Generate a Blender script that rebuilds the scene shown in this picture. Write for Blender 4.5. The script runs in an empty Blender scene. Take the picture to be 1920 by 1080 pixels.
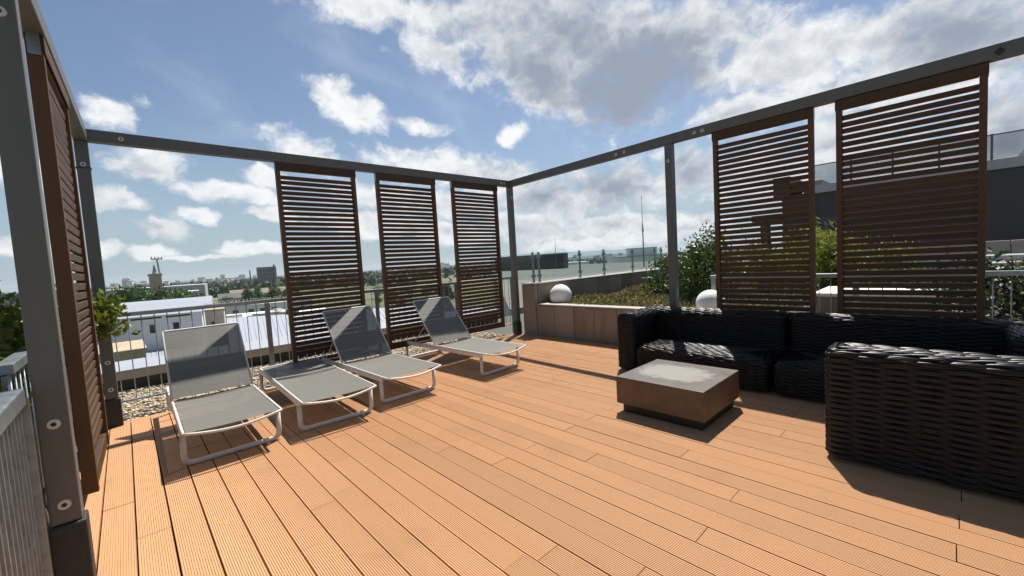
import bpy, bmesh, math, random
import numpy as np
from mathutils import Vector, Matrix
random.seed(7); RNG = np.random.default_rng(7)
scene = bpy.context.scene
COL = scene.collection
R = math.radians

# ------------------------------------------------------------------ camera
EYE = 1.35
F_PX, PITCH, ROLL, YAW = 774.86, R(3.665), R(3.389), R(43.077)     # focal length in pixels of a 1920 px wide picture
fw = Vector((math.sin(YAW)*math.cos(PITCH), math.cos(YAW)*math.cos(PITCH), -math.sin(PITCH)))
r0 = Vector((math.cos(YAW), -math.sin(YAW), 0)); u0 = r0.cross(fw)
rt = r0*math.cos(ROLL) - u0*math.sin(ROLL); up = u0*math.cos(ROLL) + r0*math.sin(ROLL)
cam = bpy.data.cameras.new('camera'); camo = bpy.data.objects.new('camera', cam); COL.objects.link(camo)
cam.sensor_width = 36; cam.lens = F_PX/1920*36; cam.clip_start = .05; cam.clip_end = 20000
camo.matrix_world = Matrix(((rt.x, up.x, -fw.x, 0), (rt.y, up.y, -fw.y, 0), (rt.z, up.z, -fw.z, EYE), (0, 0, 0, 1)))
scene.camera = camo
CAM = Vector((0, 0, EYE))
def ray(x, y): return fw + rt*((x-960)/F_PX) + up*((540-y)/F_PX)
def onz(x, y, z): d = ray(x, y); return CAM + d*((z-EYE)/d.z)
def onx(x, y, X): d = ray(x, y); return CAM + d*(X/d.x)
def atd(x, y, D): d = ray(x, y); return CAM + d*(D/math.hypot(d.x, d.y))

# ------------------------------------------------------------------ sky, sun, exposure
SUN = Vector((.47, .25, 1)).normalized()
SKY_STRENGTH = .066
scene.view_settings.view_transform = 'Standard'; scene.view_settings.look = 'None'
scene.view_settings.exposure = .6; scene.view_settings.gamma = 1
scene.view_settings.use_curve_mapping = False

class NT:
    """small helper that writes node trees"""
    def __init__(s, tree): s.t = tree; s.n = tree.nodes; s.l = tree.links
    def node(s, typ, **kw):
        n = s.n.new(typ)
        for k, v in kw.items(): setattr(n, k, v)
        return n
    def put(s, sock, v):
        if isinstance(v, bpy.types.NodeSocket): s.l.new(v, sock)
        elif v is not None:
            if hasattr(sock.default_value, '__len__'):
                v = tuple(v)
                if len(sock.default_value) == 4 and len(v) == 3: v = v + (1,)
            sock.default_value = v
    def math(s, op, a, b=None, c=None, clamp=False):
        n = s.node('ShaderNodeMath', operation=op, use_clamp=clamp)
        for i, v in enumerate((a, b, c)):
            if v is not None: s.put(n.inputs[i], v)
        return n.outputs[0]
    def vmath(s, op, a, b=None, scale=None):
        n = s.node('ShaderNodeVectorMath', operation=op)
        s.put(n.inputs[0], a)
        if b is not None: s.put(n.inputs[1], b)
        if scale is not None: s.put(n.inputs['Scale'], scale)
        return n.outputs['Value'] if op in ('DOT_PRODUCT', 'LENGTH', 'DISTANCE') else n.outputs[0]
    def noise(s, vec, scale, detail=4, rough=.55, dist=0, color=False):
        n = s.node('ShaderNodeTexNoise'); s.put(n.inputs['Vector'], vec)
        n.inputs['Scale'].default_value = scale; n.inputs['Detail'].default_value = detail
        n.inputs['Roughness'].default_value = rough; n.inputs['Distortion'].default_value = dist
        return n.outputs['Color' if color else 'Fac']
    def ramp(s, fac, stops, interp='LINEAR'):
        n = s.node('ShaderNodeValToRGB'); e = n.color_ramp.elements; n.color_ramp.interpolation = interp
        while len(e) < len(stops): e.new(.5)
        for k, (p, c) in enumerate(stops):
            e[k].position = p; e[k].color = (c + (1,)) if len(c) == 3 else c
        s.put(n.inputs[0], fac); return n.outputs[0]
    def smooth(s, v, a, b, lo=0, hi=1):
        n = s.node('ShaderNodeMapRange', interpolation_type='SMOOTHSTEP')
        s.put(n.inputs['Value'], v); n.inputs['From Min'].default_value = a; n.inputs['From Max'].default_value = b
        n.inputs['To Min'].default_value = lo; n.inputs['To Max'].default_value = hi; return n.outputs[0]
    def mix(s, fac, a, b, blend='MIX'):
        n = s.node('ShaderNodeMix', data_type='RGBA', blend_type=blend)
        s.put(n.inputs['Factor'], fac); s.put(n.inputs['A'], a) if False else None
        s.put(n.inputs[6], a); s.put(n.inputs[7], b); return n.outputs[2]

world = bpy.data.worlds.new('World'); scene.world = world; world.use_nodes = True
W = NT(world.node_tree); W.n.clear()
geo_dir = W.node('ShaderNodeTexCoord').outputs['Generated']
sky = W.node('ShaderNodeTexSky', sky_type='NISHITA'); sky.sun_disc = False
sky.sun_elevation = math.asin(SUN.z); sky.sun_rotation = math.atan2(SUN.x, SUN.y)
sky.altitude = 150; sky.air_density = 1.0; sky.dust_density = .9; sky.ozone_density = 1.6
# clouds: soft masses at fixed directions of the sky, broken up by noise.  (x, y, half width, half height, tilt, greyness)
CLOUDS = [(1050, 70, 440, 190, 8, .42), (1190, 150, 230, 140, -22, .85), (1020, 150, 200, 90, 32, .55), (1300, 60, 260, 110, -10, .35),
          (740, 15, 230, 62, 8, .12), (820, 100, 100, 55, 25, .2), (1480, 110, 300, 95, -12, .22), (1650, 165, 330, 80, -10, .25),
          (1800, 70, 320, 140, -8, .50), (1900, 240, 170, 140, 0, .45), (1380, 215, 170, 60, -16, .30),
          (655, 200, 118, 58, 38, .05), (790, 236, 66, 28, 10, 0), (960, 250, 50, 30, -30, 0), (575, 285, 125, 46, 15, .06),
          (800, 312, 200, 56, 8, .10), (940, 335, 180, 58, 8, .22), (1150, 352, 150, 78, -4, .50), (1015, 372, 120, 58, 4, .45),
          (1290, 320, 110, 75, -5, .40), (278, 308, 125, 58, 12, .25), (228, 376, 92, 30, 4, .18), (300, 424, 88, 32, 8, .28),
          (372, 403, 68, 22, 3, .08), (440, 365, 140, 34, 8, .10), (497, 332, 66, 36, 10, .1), (505, 402, 66, 22, 3, .1),
          (275, 467, 88, 20, 2, .14), (475, 466, 110, 19, 0, .1), (200, 215, 105, 46, 25, .02), (198, 464, 44, 24, 0, .1), (360, 478, 120, 12, 0, .05),
          (1000, 425, 170, 50, 0, .28), (1150, 425, 170, 36, -4, .25), (1290, 432, 140, 46, -4, .2), (1100, 458, 220, 22, -4, .15),
          (700, 420, 170, 40, 2, .18), (860, 440, 130, 34, 0, .18), (700, 370, 130, 34, 4, .15), (860, 390, 120, 34, 4, .25), (1440, 330, 170, 85, -8, .3), (1600, 270, 160, 85, -10, .3), (1700, 330, 200, 60, -8, .2),
          (80, 330, 120, 56, 10, .2), (40, 470, 110, 32, 5, .15), (-80, 250, 150, 80, 10, .3), (380, -160, 200, 80, 20, .3),
          (1500, -180, 400, 160, 0, .5), (2100, 100, 320, 210, 0, .5), (2300, 350, 260, 120, 0, .4)]
Mx = Gx = None
def swirl(v, scale, amt, det): return W.vmath('SCALE', W.vmath('SUBTRACT', W.noise(v, scale, det, .6, color=True), (.5, .5, .5)), scale=amt)
warped = W.vmath('ADD', geo_dir, W.vmath('ADD', swirl(geo_dir, 9.0, .05, 2), swirl(geo_dir, 40, .022, 3)))
for (x, y, hw, hh, tilt, g) in CLOUDS:
    t = R(tilt)
    c = ray(x, y).normalized()
    du = (ray(x+hw*math.cos(t), y+hw*math.sin(t)).normalized() - ray(x-hw*math.cos(t), y-hw*math.sin(t)).normalized())*.5
    dv = (ray(x+hh*math.sin(t), y-hh*math.cos(t)).normalized() - ray(x-hh*math.sin(t), y+hh*math.cos(t)).normalized())*.5
    A = np.linalg.pinv(np.array([list(du), list(dv)]).T); a, b = Vector(A[0]), Vector(A[1])
    cb = W.node('ShaderNodeCombineXYZ'); W.put(cb.inputs[0], W.vmath('DOT_PRODUCT', warped, a)); W.put(cb.inputs[1], W.vmath('DOT_PRODUCT', warped, b))
    m = W.math('SUBTRACT', 1.0, W.vmath('DISTANCE', cb.outputs[0], (a.dot(c), b.dot(c), 0)), clamp=True)
    gg = W.math('MULTIPLY', m, g)
    Mx = m if Mx is None else W.math('MAXIMUM', Mx, m)
    Gx = gg if Gx is None else W.math('MAXIMUM', Gx, gg)
flat = W.vmath('MULTIPLY', warped, (1, 1, 1.3))
def billow(v, scale, det):
    n = W.node('ShaderNodeTexVoronoi'); n.feature = 'F1'; W.put(n.inputs['Vector'], v); n.inputs['Scale'].default_value = scale
    n.inputs['Detail'].default_value = det; n.inputs['Roughness'].default_value = .55; n.inputs['Lacunarity'].default_value = 2.3; n.normalize = True
    return W.math('SUBTRACT', 1.0, n.outputs['Distance'])
puff = billow(flat, 15, 3)
puff_lit = billow(W.vmath('ADD', flat, (.006, .003, .018)), 15, 1.5)
wisp = W.noise(flat, 17, 9, .58)
big = W.noise(flat, 3.2, 2, .5)
field = W.math('MULTIPLY', W.smooth(big, .62, .80), .5)
mass = W.math('MAXIMUM', Mx, field)
nn_ = W.math('ADD', W.math('MULTIPLY', W.math('SUBTRACT', puff, .62), 1.1), W.math('MULTIPLY', W.math('SUBTRACT', wisp, .5), 2.5))
dens_in = W.math('ADD', nn_, W.math('MULTIPLY_ADD', W.math('POWER', mass, .8), 2.0, -.70))
dens = W.smooth(dens_in, -.10, .85)
shade = W.math('ADD', W.math('MULTIPLY_ADD', W.math('SUBTRACT', puff, puff_lit), -1.1, W.math('MULTIPLY', Gx, 1.85)), W.math('MULTIPLY', W.math('SUBTRACT', wisp, .5), -.3))
shade = W.smooth(shade, -.10, .95)
cloud_col = W.mix(shade, (9.6, 9.7, 9.8), (3.2, 3.7, 4.6))
# thin high veil and the paler air near the horizon
sep = W.node('ShaderNodeSeparateXYZ'); W.put(sep.inputs[0], geo_dir)
veil = W.math('MULTIPLY', W.smooth(W.noise(W.vmath('MULTIPLY', geo_dir, (2.2, 5.5, 3)), 2.0, 5, .6, .4), .46, .80), .30)
low = W.math('MULTIPLY', W.smooth(sep.outputs[2], .0, .34, 1, 0), .8)
base = W.mix(low, W.mix(veil, sky.outputs[0], (6.4, 7.4, 8.6)), (3.8, 5.1, 5.9))
above = W.smooth(sep.outputs[2], -.005, .03)
col = W.mix(W.math('MULTIPLY', dens, above), base, cloud_col)
bg = W.node('ShaderNodeBackground'); W.put(bg.inputs[0], col); bg.inputs[1].default_value = SKY_STRENGTH
W.l.new(bg.outputs[0], W.node('ShaderNodeOutputWorld').inputs[0])

world.cycles.sampling_method = 'MANUAL'; world.cycles.sample_map_resolution = 512
sl = bpy.data.lights.new('sun', 'SUN'); sl.energy = 5.0; sl.angle = R(.55); sl.color = (1, .95, .87)
so = bpy.data.objects.new('sun', sl); COL.objects.link(so); so.rotation_euler = SUN.to_track_quat('Z', 'Y').to_euler()
so.location = (0, 0, 30)

# ------------------------------------------------------------------ materials
MATS = {}
def mat(name, base=(.5, .5, .5), rough=.6, metal=0, var=.0, var_scale=8, stretch=(1, 1, 1), bump=0, bump_scale=60, spec=.5, coat=0, island=0, rand=0, col2=None, detail=5, sheen=0, trans=0):
    m = bpy.data.materials.new(name); m.use_nodes = True; t = NT(m.node_tree)
    bs = t.n['Principled BSDF']; co = t.node('ShaderNodeTexCoord').outputs['Object']
    v = t.vmath('MULTIPLY', co, stretch)
    oi = t.node('ShaderNodeObjectInfo').outputs['Random']
    v = t.vmath('ADD', v, t.vmath('SCALE', (37.0, 11.0, 53.0), scale=oi))
    n = t.noise(v, var_scale, detail, .6)
    c = base
    if col2 is not None: c = t.mix(t.smooth(n, .35, .68), base, col2)
    if var: c = t.mix(1.0, c, t.ramp(n, [(.25, (1-var,)*3), (.75, (1+var,)*3)]), 'MULTIPLY')
    if rand:
        k = t.math('MULTIPLY_ADD', oi, 2*rand, 1-rand); k3 = t.node('ShaderNodeCombineColor'); [t.put(k3.inputs[i], k) for i in range(3)]
        c = t.mix(1.0, c, k3.outputs[0], 'MULTIPLY')
    if island:
        ri = t.node('ShaderNodeNewGeometry').outputs['Random Per Island']
        h = t.node('ShaderNodeHueSaturation'); t.put(h.inputs['Color'], c)
        t.put(h.inputs['Value'], t.math('MULTIPLY_ADD', ri, 2*island, 1-island))
        t.put(h.inputs['Hue'], t.math('MULTIPLY_ADD', t.math('FRACT', t.math('MULTIPLY', ri, 17.3)), .05, .475)); c = h.outputs[0]
    t.put(bs.inputs['Base Color'], c)
    t.put(bs.inputs['Roughness'], t.math('MULTIPLY_ADD', n, .25*rough, rough*.88) if rough > .12 else rough)
    bs.inputs['Metallic'].default_value = metal; bs.inputs['Specular IOR Level'].default_value = spec
    bs.inputs['Coat Weight'].default_value = coat
    if bump:
        b = t.node('ShaderNodeBump'); b.inputs['Strength'].default_value = bump; b.inputs['Distance'].default_value = .01
        t.put(b.inputs['Height'], t.noise(v, bump_scale, 4, .6)); t.l.new(b.outputs[0], bs.inputs['Normal'])
    if trans:      # thin leaves let light through
        tr = t.node('ShaderNodeBsdfTranslucent'); t.put(tr.inputs[0], c)
        mx = t.node('ShaderNodeMixShader'); mx.inputs[0].default_value = trans
        t.l.new(bs.outputs[0], mx.inputs[1]); t.l.new(tr.outputs[0], mx.inputs[2])
        t.l.new(mx.outputs[0], t.n['Material Output'].inputs[0])
    MATS[name] = m; return m
M = MATS
mat('deck_board', (.525, .296, .148), .62, var=.16, var_scale=5, stretch=(9, .7, 9), rand=.06, col2=(.465, .258, .128), bump=.15, bump_scale=50, spec=.3)
mat('under_deck', (.025, .022, .02), .9)
mat('screen_wood', (.090, .048, .021), .55, var=.30, var_scale=7, stretch=(1.2, 9, 9), rand=.18, col2=(.055, .029, .013), bump=.2, bump_scale=30, spec=.3)
mat('screen_wood_upright', (.125, .064, .027), .55, var=.28, var_scale=7, stretch=(9, 9, 1.0), rand=.12, col2=(.085, .043, .019), bump=.2, bump_scale=30, spec=.3)
mat('grey_steel', (.120, .116, .102), .45, metal=.1, var=.12, var_scale=3, stretch=(3, 3, .6), bump=.05, bump_scale=25)
mat('galvanised', (.30, .325, .335), .38, metal=.75, var=.22, var_scale=22, bump=.05, detail=2)
mat('bolt_steel', (.62, .60, .56), .4, metal=.2)
mat('black_foot', (.022, .022, .021), .6, var=.3, var_scale=30, bump=.5)
mat('lounger_frame', (.60, .57, .52), .42, var=.06, var_scale=20)
mat('wicker', (.0055, .0050, .0050), .36, var=.3, var_scale=12, spec=.30, island=.25)
mat('wicker_core', (.004, .004, .004), .8, spec=.1)
mat('plinth_black', (.01, .01, .01), .5)
mat('concrete', (.29, .265, .22), .85, var=.45, var_scale=3.4, stretch=(1, 1, .45), rand=.30, col2=(.16, .13, .10), bump=.35, bump_scale=40, spec=.25)
mat('concrete_cap', (.36, .34, .30), .85, var=.15, var_scale=6, bump=.3)
mat('gravel', (.52, .43, .30), .8, var=.2, island=.45)
mat('gravel_bed', (.16, .14, .11), .95, var=.4, var_scale=30)
mat('membrane', (.055, .062, .05), .8, var=.2, var_scale=6)
mat('fascia', (.33, .28, .23), .6, var=.06)
mat('white_metal', (.33, .355, .395), .45, var=.06, var_scale=2)
mat('white_paint', (.72, .71, .68), .7, var=.08, var_scale=2)
mat('cream_wall', (.55, .48, .36), .8, var=.15, var_scale=1)
mat('tan_wall', (.42, .33, .22), .85, var=.2, var_scale=.5)
mat('grey_wall', (.36, .36, .36), .85, var=.15, var_scale=.6)
mat('grey_roof', (.16, .158, .15), .95, spec=.05, var=.12, var_scale=.25)
mat('brown_roof', (.22, .18, .15), .85, var=.25, var_scale=.4)
mat('dark_facade', (.052, .043, .038), .6, var=.18, var_scale=.7, stretch=(1, 3, 1))
mat('dark_louvre', (.034, .026, .021), .6)
mat('dark_block', (.075, .085, .10), .8, var=.1)
mat('pane', (.03, .035, .04), .12)
mat('globe', (.80, .78, .73), .35, spec=.4)
mat('soil', (.10, .075, .05), .95, var=.4, var_scale=12)
mat('leaf_vine', (.15, .185, .022), .5, island=.35, trans=.35)
mat('leaf_shrub', (.080, .125, .026), .38, island=.45, trans=.25)
mat('leaf_bamboo', (.19, .22, .032), .5, island=.40, trans=.35)
mat('leaf_hedge', (.032, .050, .018), .5, island=.5, trans=.2)
mat('leaf_cover', (.185, .19, .045), .55, island=.55, trans=.25, col2=(.21, .15, .08), var_scale=1.6)
mat('leaf_tree', (.062, .120, .024), .6, island=.4, rand=.25, trans=.2)
mat('leaf_tree_light', (.10, .135, .026), .6, island=.35, rand=.2, trans=.2)
mat('leaf_far', (.026, .056, .018), .7, island=.45)
mat('bark', (.07, .05, .035), .9, var=.3)
mat('ground', (.06, .085, .03), .95, var=.3, var_scale=.02, col2=(.13, .125, .07))
mat('field_grass', (.16, .17, .05), .95, var=.2, var_scale=.03, col2=(.21, .20, .07))
mat('pale_earth', (.45, .42, .35), .95)
mat('hill', (.035, .06, .045), .95, var=.3, var_scale=.006, col2=(.06, .08, .05))
mat('sign_white', (.78, .78, .76), .6)
mat('orange', (.55, .30, .14), .8)

dm = M['deck_board']; t = NT(dm.node_tree); bs = t.n['Principled BSDF']; src = bs.inputs['Base Color'].links[0].from_socket
pos = t.node('ShaderNodeNewGeometry').outputs['Position']
bl = t.math('MULTIPLY', t.smooth(t.noise(pos, 1.7, 6, .65), .50, .78), .38)
sp = t.math('MULTIPLY', t.smooth(t.noise(pos, 13, 3, .5), .70, .80), .45)
c = t.mix(bl, src, (.32, .172, .088)); c = t.mix(sp, c, (.17, .09, .05)); t.put(bs.inputs['Base Color'], c)
# fabric of the loungers: an open weave, light comes through the holes
m = bpy.data.materials.new('sling_mesh'); m.use_nodes = True; t = NT(m.node_tree); bs = t.n['Principled BSDF']
co = t.node('ShaderNodeTexCoord').outputs['Object']
c = t.mix(t.noise(co, 3, 4), (.130, .127, .108), (.160, .155, .134)); c = t.mix(t.math('MULTIPLY', t.noise(co, 260, 1), .5), c, (.09, .09, .08))
t.put(bs.inputs['Base Color'], c); bs.inputs['Roughness'].default_value = .6
tp = t.node('ShaderNodeBsdfTransparent'); mx = t.node('ShaderNodeMixShader'); mx.inputs[0].default_value = .055
t.l.new(bs.outputs[0], mx.inputs[1]); t.l.new(tp.outputs[0], mx.inputs[2]); t.l.new(mx.outputs[0], t.n['Material Output'].inputs[0]); M['sling'] = m
# clear glass of the balustrade
m = bpy.data.materials.new('clear_glass'); m.use_nodes = True; t = NT(m.node_tree); t.n.remove(t.n['Principled BSDF'])
tp = t.node('ShaderNodeBsdfTransparent'); tp.inputs[0].default_value = (.86, .93, .92, 1)
gl = t.node('ShaderNodeBsdfGlossy'); gl.inputs['Roughness'].default_value = .03
df = t.node('ShaderNodeBsdfDiffuse'); df.inputs[0].default_value = (.6, .7, .7, 1)
fr0 = t.node('ShaderNodeFresnel'); fr0.inputs[0].default_value = 1.45; gi = t.node('ShaderNodeNewGeometry')
frv = t.math('MULTIPLY', fr0.outputs[0], t.math('SUBTRACT', 1.0, gi.outputs['Backfacing']))
m1 = t.node('ShaderNodeMixShader'); m1.inputs[0].default_value = .05; t.l.new(tp.outputs[0], m1.inputs[1]); t.l.new(df.outputs[0], m1.inputs[2])
m2 = t.node('ShaderNodeMixShader'); t.l.new(frv, m2.inputs[0]); t.l.new(m1.outputs[0], m2.inputs[1]); t.l.new(gl.outputs[0], m2.inputs[2])
t.l.new(m2.outputs[0], t.n['Material Output'].inputs[0]); M['glass'] = m
# table block: rusty brown cement with a bleached patch worn into its top
m = bpy.data.materials.new('table_block'); m.use_nodes = True; t = NT(m.node_tree); bs = t.n['Principled BSDF']
co = t.node('ShaderNodeTexCoord').outputs['Object']
n1 = t.noise(co, 5, 7, .65); n2 = t.noise(co, 14, 8, .7)
side = t.mix(t.smooth(n1, .35, .7), (.125, .084, .058), (.085, .056, .040))
side = t.mix(t.math('MULTIPLY', t.smooth(n2, .55, .75), .5), side, (.18, .125, .085))
topc = t.mix(t.smooth(n1, .3, .7), (.085, .072, .064), (.125, .110, .100))
sx = t.node('ShaderNodeSeparateXYZ'); t.put(sx.inputs[0], co)
ex = t.math('MULTIPLY', t.math('SUBTRACT', sx.outputs[0], .01), 4.2); ey = t.math('MULTIPLY', t.math('SUBTRACT', sx.outputs[1], .03), 3.2)
rr = t.math('ADD', t.math('POWER', t.math('ABSOLUTE', ex), 3), t.math('POWER', t.math('ABSOLUTE', ey), 3))
patch = t.smooth(t.math('ADD', rr, t.math('MULTIPLY', t.math('SUBTRACT', n2, .5), 2.2)), 1.15, .25)
topc = t.mix(t.math('MULTIPLY', patch, .85), topc, (.25, .235, .21))
topc = t.mix(t.smooth(n2, .62, .8), topc, (.11, .08, .07))
nz = t.node('ShaderNodeSeparateXYZ'); t.put(nz.inputs[0], t.node('ShaderNodeTexCoord').outputs['Normal'])
t.put(bs.inputs['Base Color'], t.mix(t.math('GREATER_THAN', nz.outputs[2], .7), side, topc)); bs.inputs['Roughness'].default_value = .5; bs.inputs['Specular IOR Level'].default_value = .3
b = t.node('ShaderNodeBump'); b.inputs['Strength'].default_value = .15; b.inputs['Distance'].default_value = .01; t.put(b.inputs['Height'], n2); t.l.new(b.outputs[0], bs.inputs['Normal']); M['table_block'] = m

# ------------------------------------------------------------------ mesh helpers
class MB:
    def __init__(s): s.v = []; s.f = []
    def add(s, v, f):
        o = len(s.v); s.v += [tuple(p) for p in v]; s.f += [tuple(i+o for i in q) for q in f]; return s
    def box(s, x0, x1, y0, y1, z0, z1):
        return s.add([(x0, y0, z0), (x1, y0, z0), (x1, y1, z0), (x0, y1, z0), (x0, y0, z1), (x1, y0, z1), (x1, y1, z1), (x0, y1, z1)],
                     [(3, 2, 1, 0), (4, 5, 6, 7), (0, 1, 5, 4), (1, 2, 6, 5), (2, 3, 7, 6), (3, 0, 4, 7)])
    def sweep(s, path, prof, closed=False, upv=(0, 0, 1), cap=True):
        """prof: list of (side, up) offsets"""
        P = [Vector(p) for p in path]; n = len(P); k = len(prof); vs = []; U = Vector(upv)
        for i in range(n):
            a = P[(i-1) % n] if (closed or i > 0) else P[i]; b = P[(i+1) % n] if (closed or i < n-1) else P[i]
            d = (b-a).normalized(); sd = d.cross(U)
            if sd.length < 1e-4: sd = d.cross(Vector((0, 1, 0)))
            sd.normalize(); uu = sd.cross(d)
            vs += [P[i] + sd*x + uu*y for x, y in prof]
        fs = []
        for i in range(n if closed else n-1):
            j = (i+1) % n
            for q in range(k): fs.append((i*k+q, i*k+(q+1) % k, j*k+(q+1) % k, j*k+q))
        if not closed and cap: fs += [tuple(range(k-1, -1, -1)), tuple((n-1)*k+q for q in range(k))]
        return s.add(vs, fs)
    def tube(s, path, r, n=8, closed=False, upv=(0, 0, 1)):
        return s.sweep(path, [(r*math.cos(2*math.pi*i/n), r*math.sin(2*math.pi*i/n)) for i in range(n)], closed, upv)
    def cone(s, p0, p1, r0_, r1_, n=8):
        P0, P1 = Vector(p0), Vector(p1); d = (P1-P0).normalized(); a = d.orthogonal().normalized(); b = d.cross(a); vs = []
        for P, r in ((P0, r0_), (P1, r1_)): vs += [P + (a*math.cos(2*math.pi*i/n)+b*math.sin(2*math.pi*i/n))*r for i in range(n)]
        return s.add(vs, [(i, (i+1) % n, n+(i+1) % n, n+i) for i in range(n)] + [tuple(range(n-1, -1, -1)), tuple(range(n, 2*n))])
    def mesh(s, name, m, smooth=False, bevel=0):
        me = bpy.data.meshes.new(name); me.from_pydata(s.v, [], s.f)
        if m: me.materials.append(M[m])
        if bevel:
            bm = bmesh.new(); bm.from_mesh(me); bmesh.ops.bevel(bm, geom=bm.edges[:], offset=bevel, segments=2, affect='EDGES', profile=.5); bm.to_mesh(me); bm.free()
        if smooth: me.polygons.foreach_set('use_smooth', [True]*len(me.polygons))
        me.update(); return me
    def build(s, name, m, parent=None, smooth=False, bevel=0):
        return put(name, s.mesh(name, m, smooth, bevel), parent)
def put(name, me, parent=None, loc=(0, 0, 0), rot=(0, 0, 0)):
    o = bpy.data.objects.new(name, me); COL.objects.link(o); o.location = loc; o.rotation_euler = rot
    if parent: o.parent = parent
    return o
def tag(o, label=None, cat=None, group=None, kind=None):
    if label: o['label'] = label
    if cat: o['category'] = cat
    if group: o['group'] = group
    if kind: o['kind'] = kind
    return o
def thing(name, label, cat, loc=(0, 0, 0), rz=0, group=None):
    return tag(put(name, None, None, loc, (0, 0, rz)), label, cat, group)
def copy_tree(o, parent=None):
    c = o.copy(); COL.objects.link(c)
    if parent: c.parent = parent
    for ch in o.children: copy_tree(ch, c)
    return c
def box(x0, x1, y0, y1, z0, z1): return MB().box(x0, x1, y0, y1, z0, z1)
def rrect(w, h): return [(-w/2, -h/2), (w/2, -h/2), (w/2, h/2), (-w/2, h/2)]
def fast_mesh(name, verts, faces4, m, smooth=False):
    me = bpy.data.meshes.new(name); verts = np.asarray(verts, np.float32); faces4 = np.asarray(faces4, np.int32); k = faces4.shape[1]
    me.vertices.add(len(verts)); me.vertices.foreach_set('co', verts.ravel())
    me.loops.add(faces4.size); me.loops.foreach_set('vertex_index', faces4.ravel())
    me.polygons.add(len(faces4)); me.polygons.foreach_set('loop_start', np.arange(0, faces4.size, k, dtype=np.int32))
    me.polygons.foreach_set('loop_total', np.full(len(faces4), k, np.int32))
    if smooth: me.polygons.foreach_set('use_smooth', np.ones(len(faces4), bool))
    me.materials.append(M[m]); me.update(calc_edges=True); me.validate(); return me
def leaves(name, P, size, m, aspect=.5, jitter=.4, upbias=.3, parent=None, hang=0):
    """folded leaf blades, one island each"""
    P = np.asarray(P); n = len(P)
    d = RNG.normal(size=(n, 3)); d[:, 2] += upbias - hang; d /= np.linalg.norm(d, axis=1)[:, None]
    a = RNG.normal(size=(n, 3)); a[:, 2] *= .6; s = np.cross(d, a); s /= np.linalg.norm(s, axis=1)[:, None]; nn = np.cross(s, d)
    L = (size*(1+jitter*RNG.uniform(-1, 1, n)))[:, None]
    base = P; tip = P + d*L; mid = P + d*L*.45 + nn*L*.10
    v = np.stack([base, mid + s*L*aspect*.5 - nn*L*.06, tip, mid - s*L*aspect*.5 - nn*L*.06], 1).reshape(-1, 3)
    f = np.arange(4*n).reshape(-1, 4)
    return put(name, fast_mesh(name, v, f, m), parent)
def blob_points(n, clumps, spread, seed=0):
    g = np.random.default_rng(seed); c = np.asarray(clumps); i = g.integers(0, len(c), n)
    return c[i] + g.normal(size=(n, 3))*spread

# ------------------------------------------------------------------ the setting: ground, terrace, deck, gravel
GROUND = -18
tag(box(-9000, 9000, -9000, 9000, GROUND-1, GROUND).build('ground', 'ground'), kind='structure')
slab = tag(box(-3.2, 12, -3.5, 8.45, -3.2, -.16).build('terrace_slab', 'membrane'), kind='structure')
deck = tag(box(-.36, 5.335, -1.62, 5.62, -.155, -.032).build('deck', 'under_deck'), kind='structure')
PITCH_B, X0 = .1458, -.2133
def board_mesh(L):
    w = .1388; n = 14; p = w/n; prof = []
    for i in range(n):
        x = -w/2 + i*p
        prof += [(x + p*.10, 0), (x + p*.60, 0), (x + p*.66, -.0036), (x + p*1.04 if i < n-1 else w/2 - .0005, -.0036 if i < n-1 else -.001)]
    prof = [(-w/2, -.0015)] + prof + [(w/2, -.022), (-w/2, -.022)]
    k = len(prof); v = [(x, -L/2, z) for x, z in prof] + [(x, L/2, z) for x, z in prof]
    f = [(i, (i+1) % k, k+(i+1) % k, k+i) for i in range(k)] + [tuple(range(k)), tuple(range(2*k-1, k-1, -1))]
    mb = MB().add(v, f); return mb.mesh('deck_board', 'deck_board')
JOINTS = {0: 3.48, 5: 2.17, 7: 2.57, 8: 3.01, 9: 3.44, 10: 1.27, 11: 3.0, 12: 2.55, 13: 2.10, 14: .81, 15: 2.09, 16: 1.66, 17: .81, 18: 2.08, 19: 1.22, 20: 2.07, 21: 1.64, 22: 2.06, 3: .2, 4: -.3, 2: .6}
BM = {}
for i in range(-1, 38):
    x = X0 + (i+.5)*PITCH_B
    j = JOINTS.get(i, random.choice([.4, .83, 1.25, 1.66, 2.08, 2.5, 2.95, 3.4, 3.85, 4.3]))
    cuts = sorted({-1.6, 5.62, j} | ({3.40} if i == 14 else set()) | ({3.42} if i == 11 else set()) | ({j+3} if j+3.4 < 5.62 and i not in (1, 2, 3, 4) else set()) | ({j-2.1} if j-2.1 > -1.4 else set()))
    if i == 11: cuts = [-1.6, .9, 3.0, 3.42, 5.62]
    for a, b in zip(cuts[:-1], cuts[1:]):
        L = round(b-a-.004, 3)
        if L not in BM: BM[L] = board_mesh(L)
        o = put('deck_board', BM[L], deck, (x + random.uniform(-.0008, .0008), (a+b)/2, random.uniform(-.0012, .0008)), (0, random.uniform(-.003, .003), 0))

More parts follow.
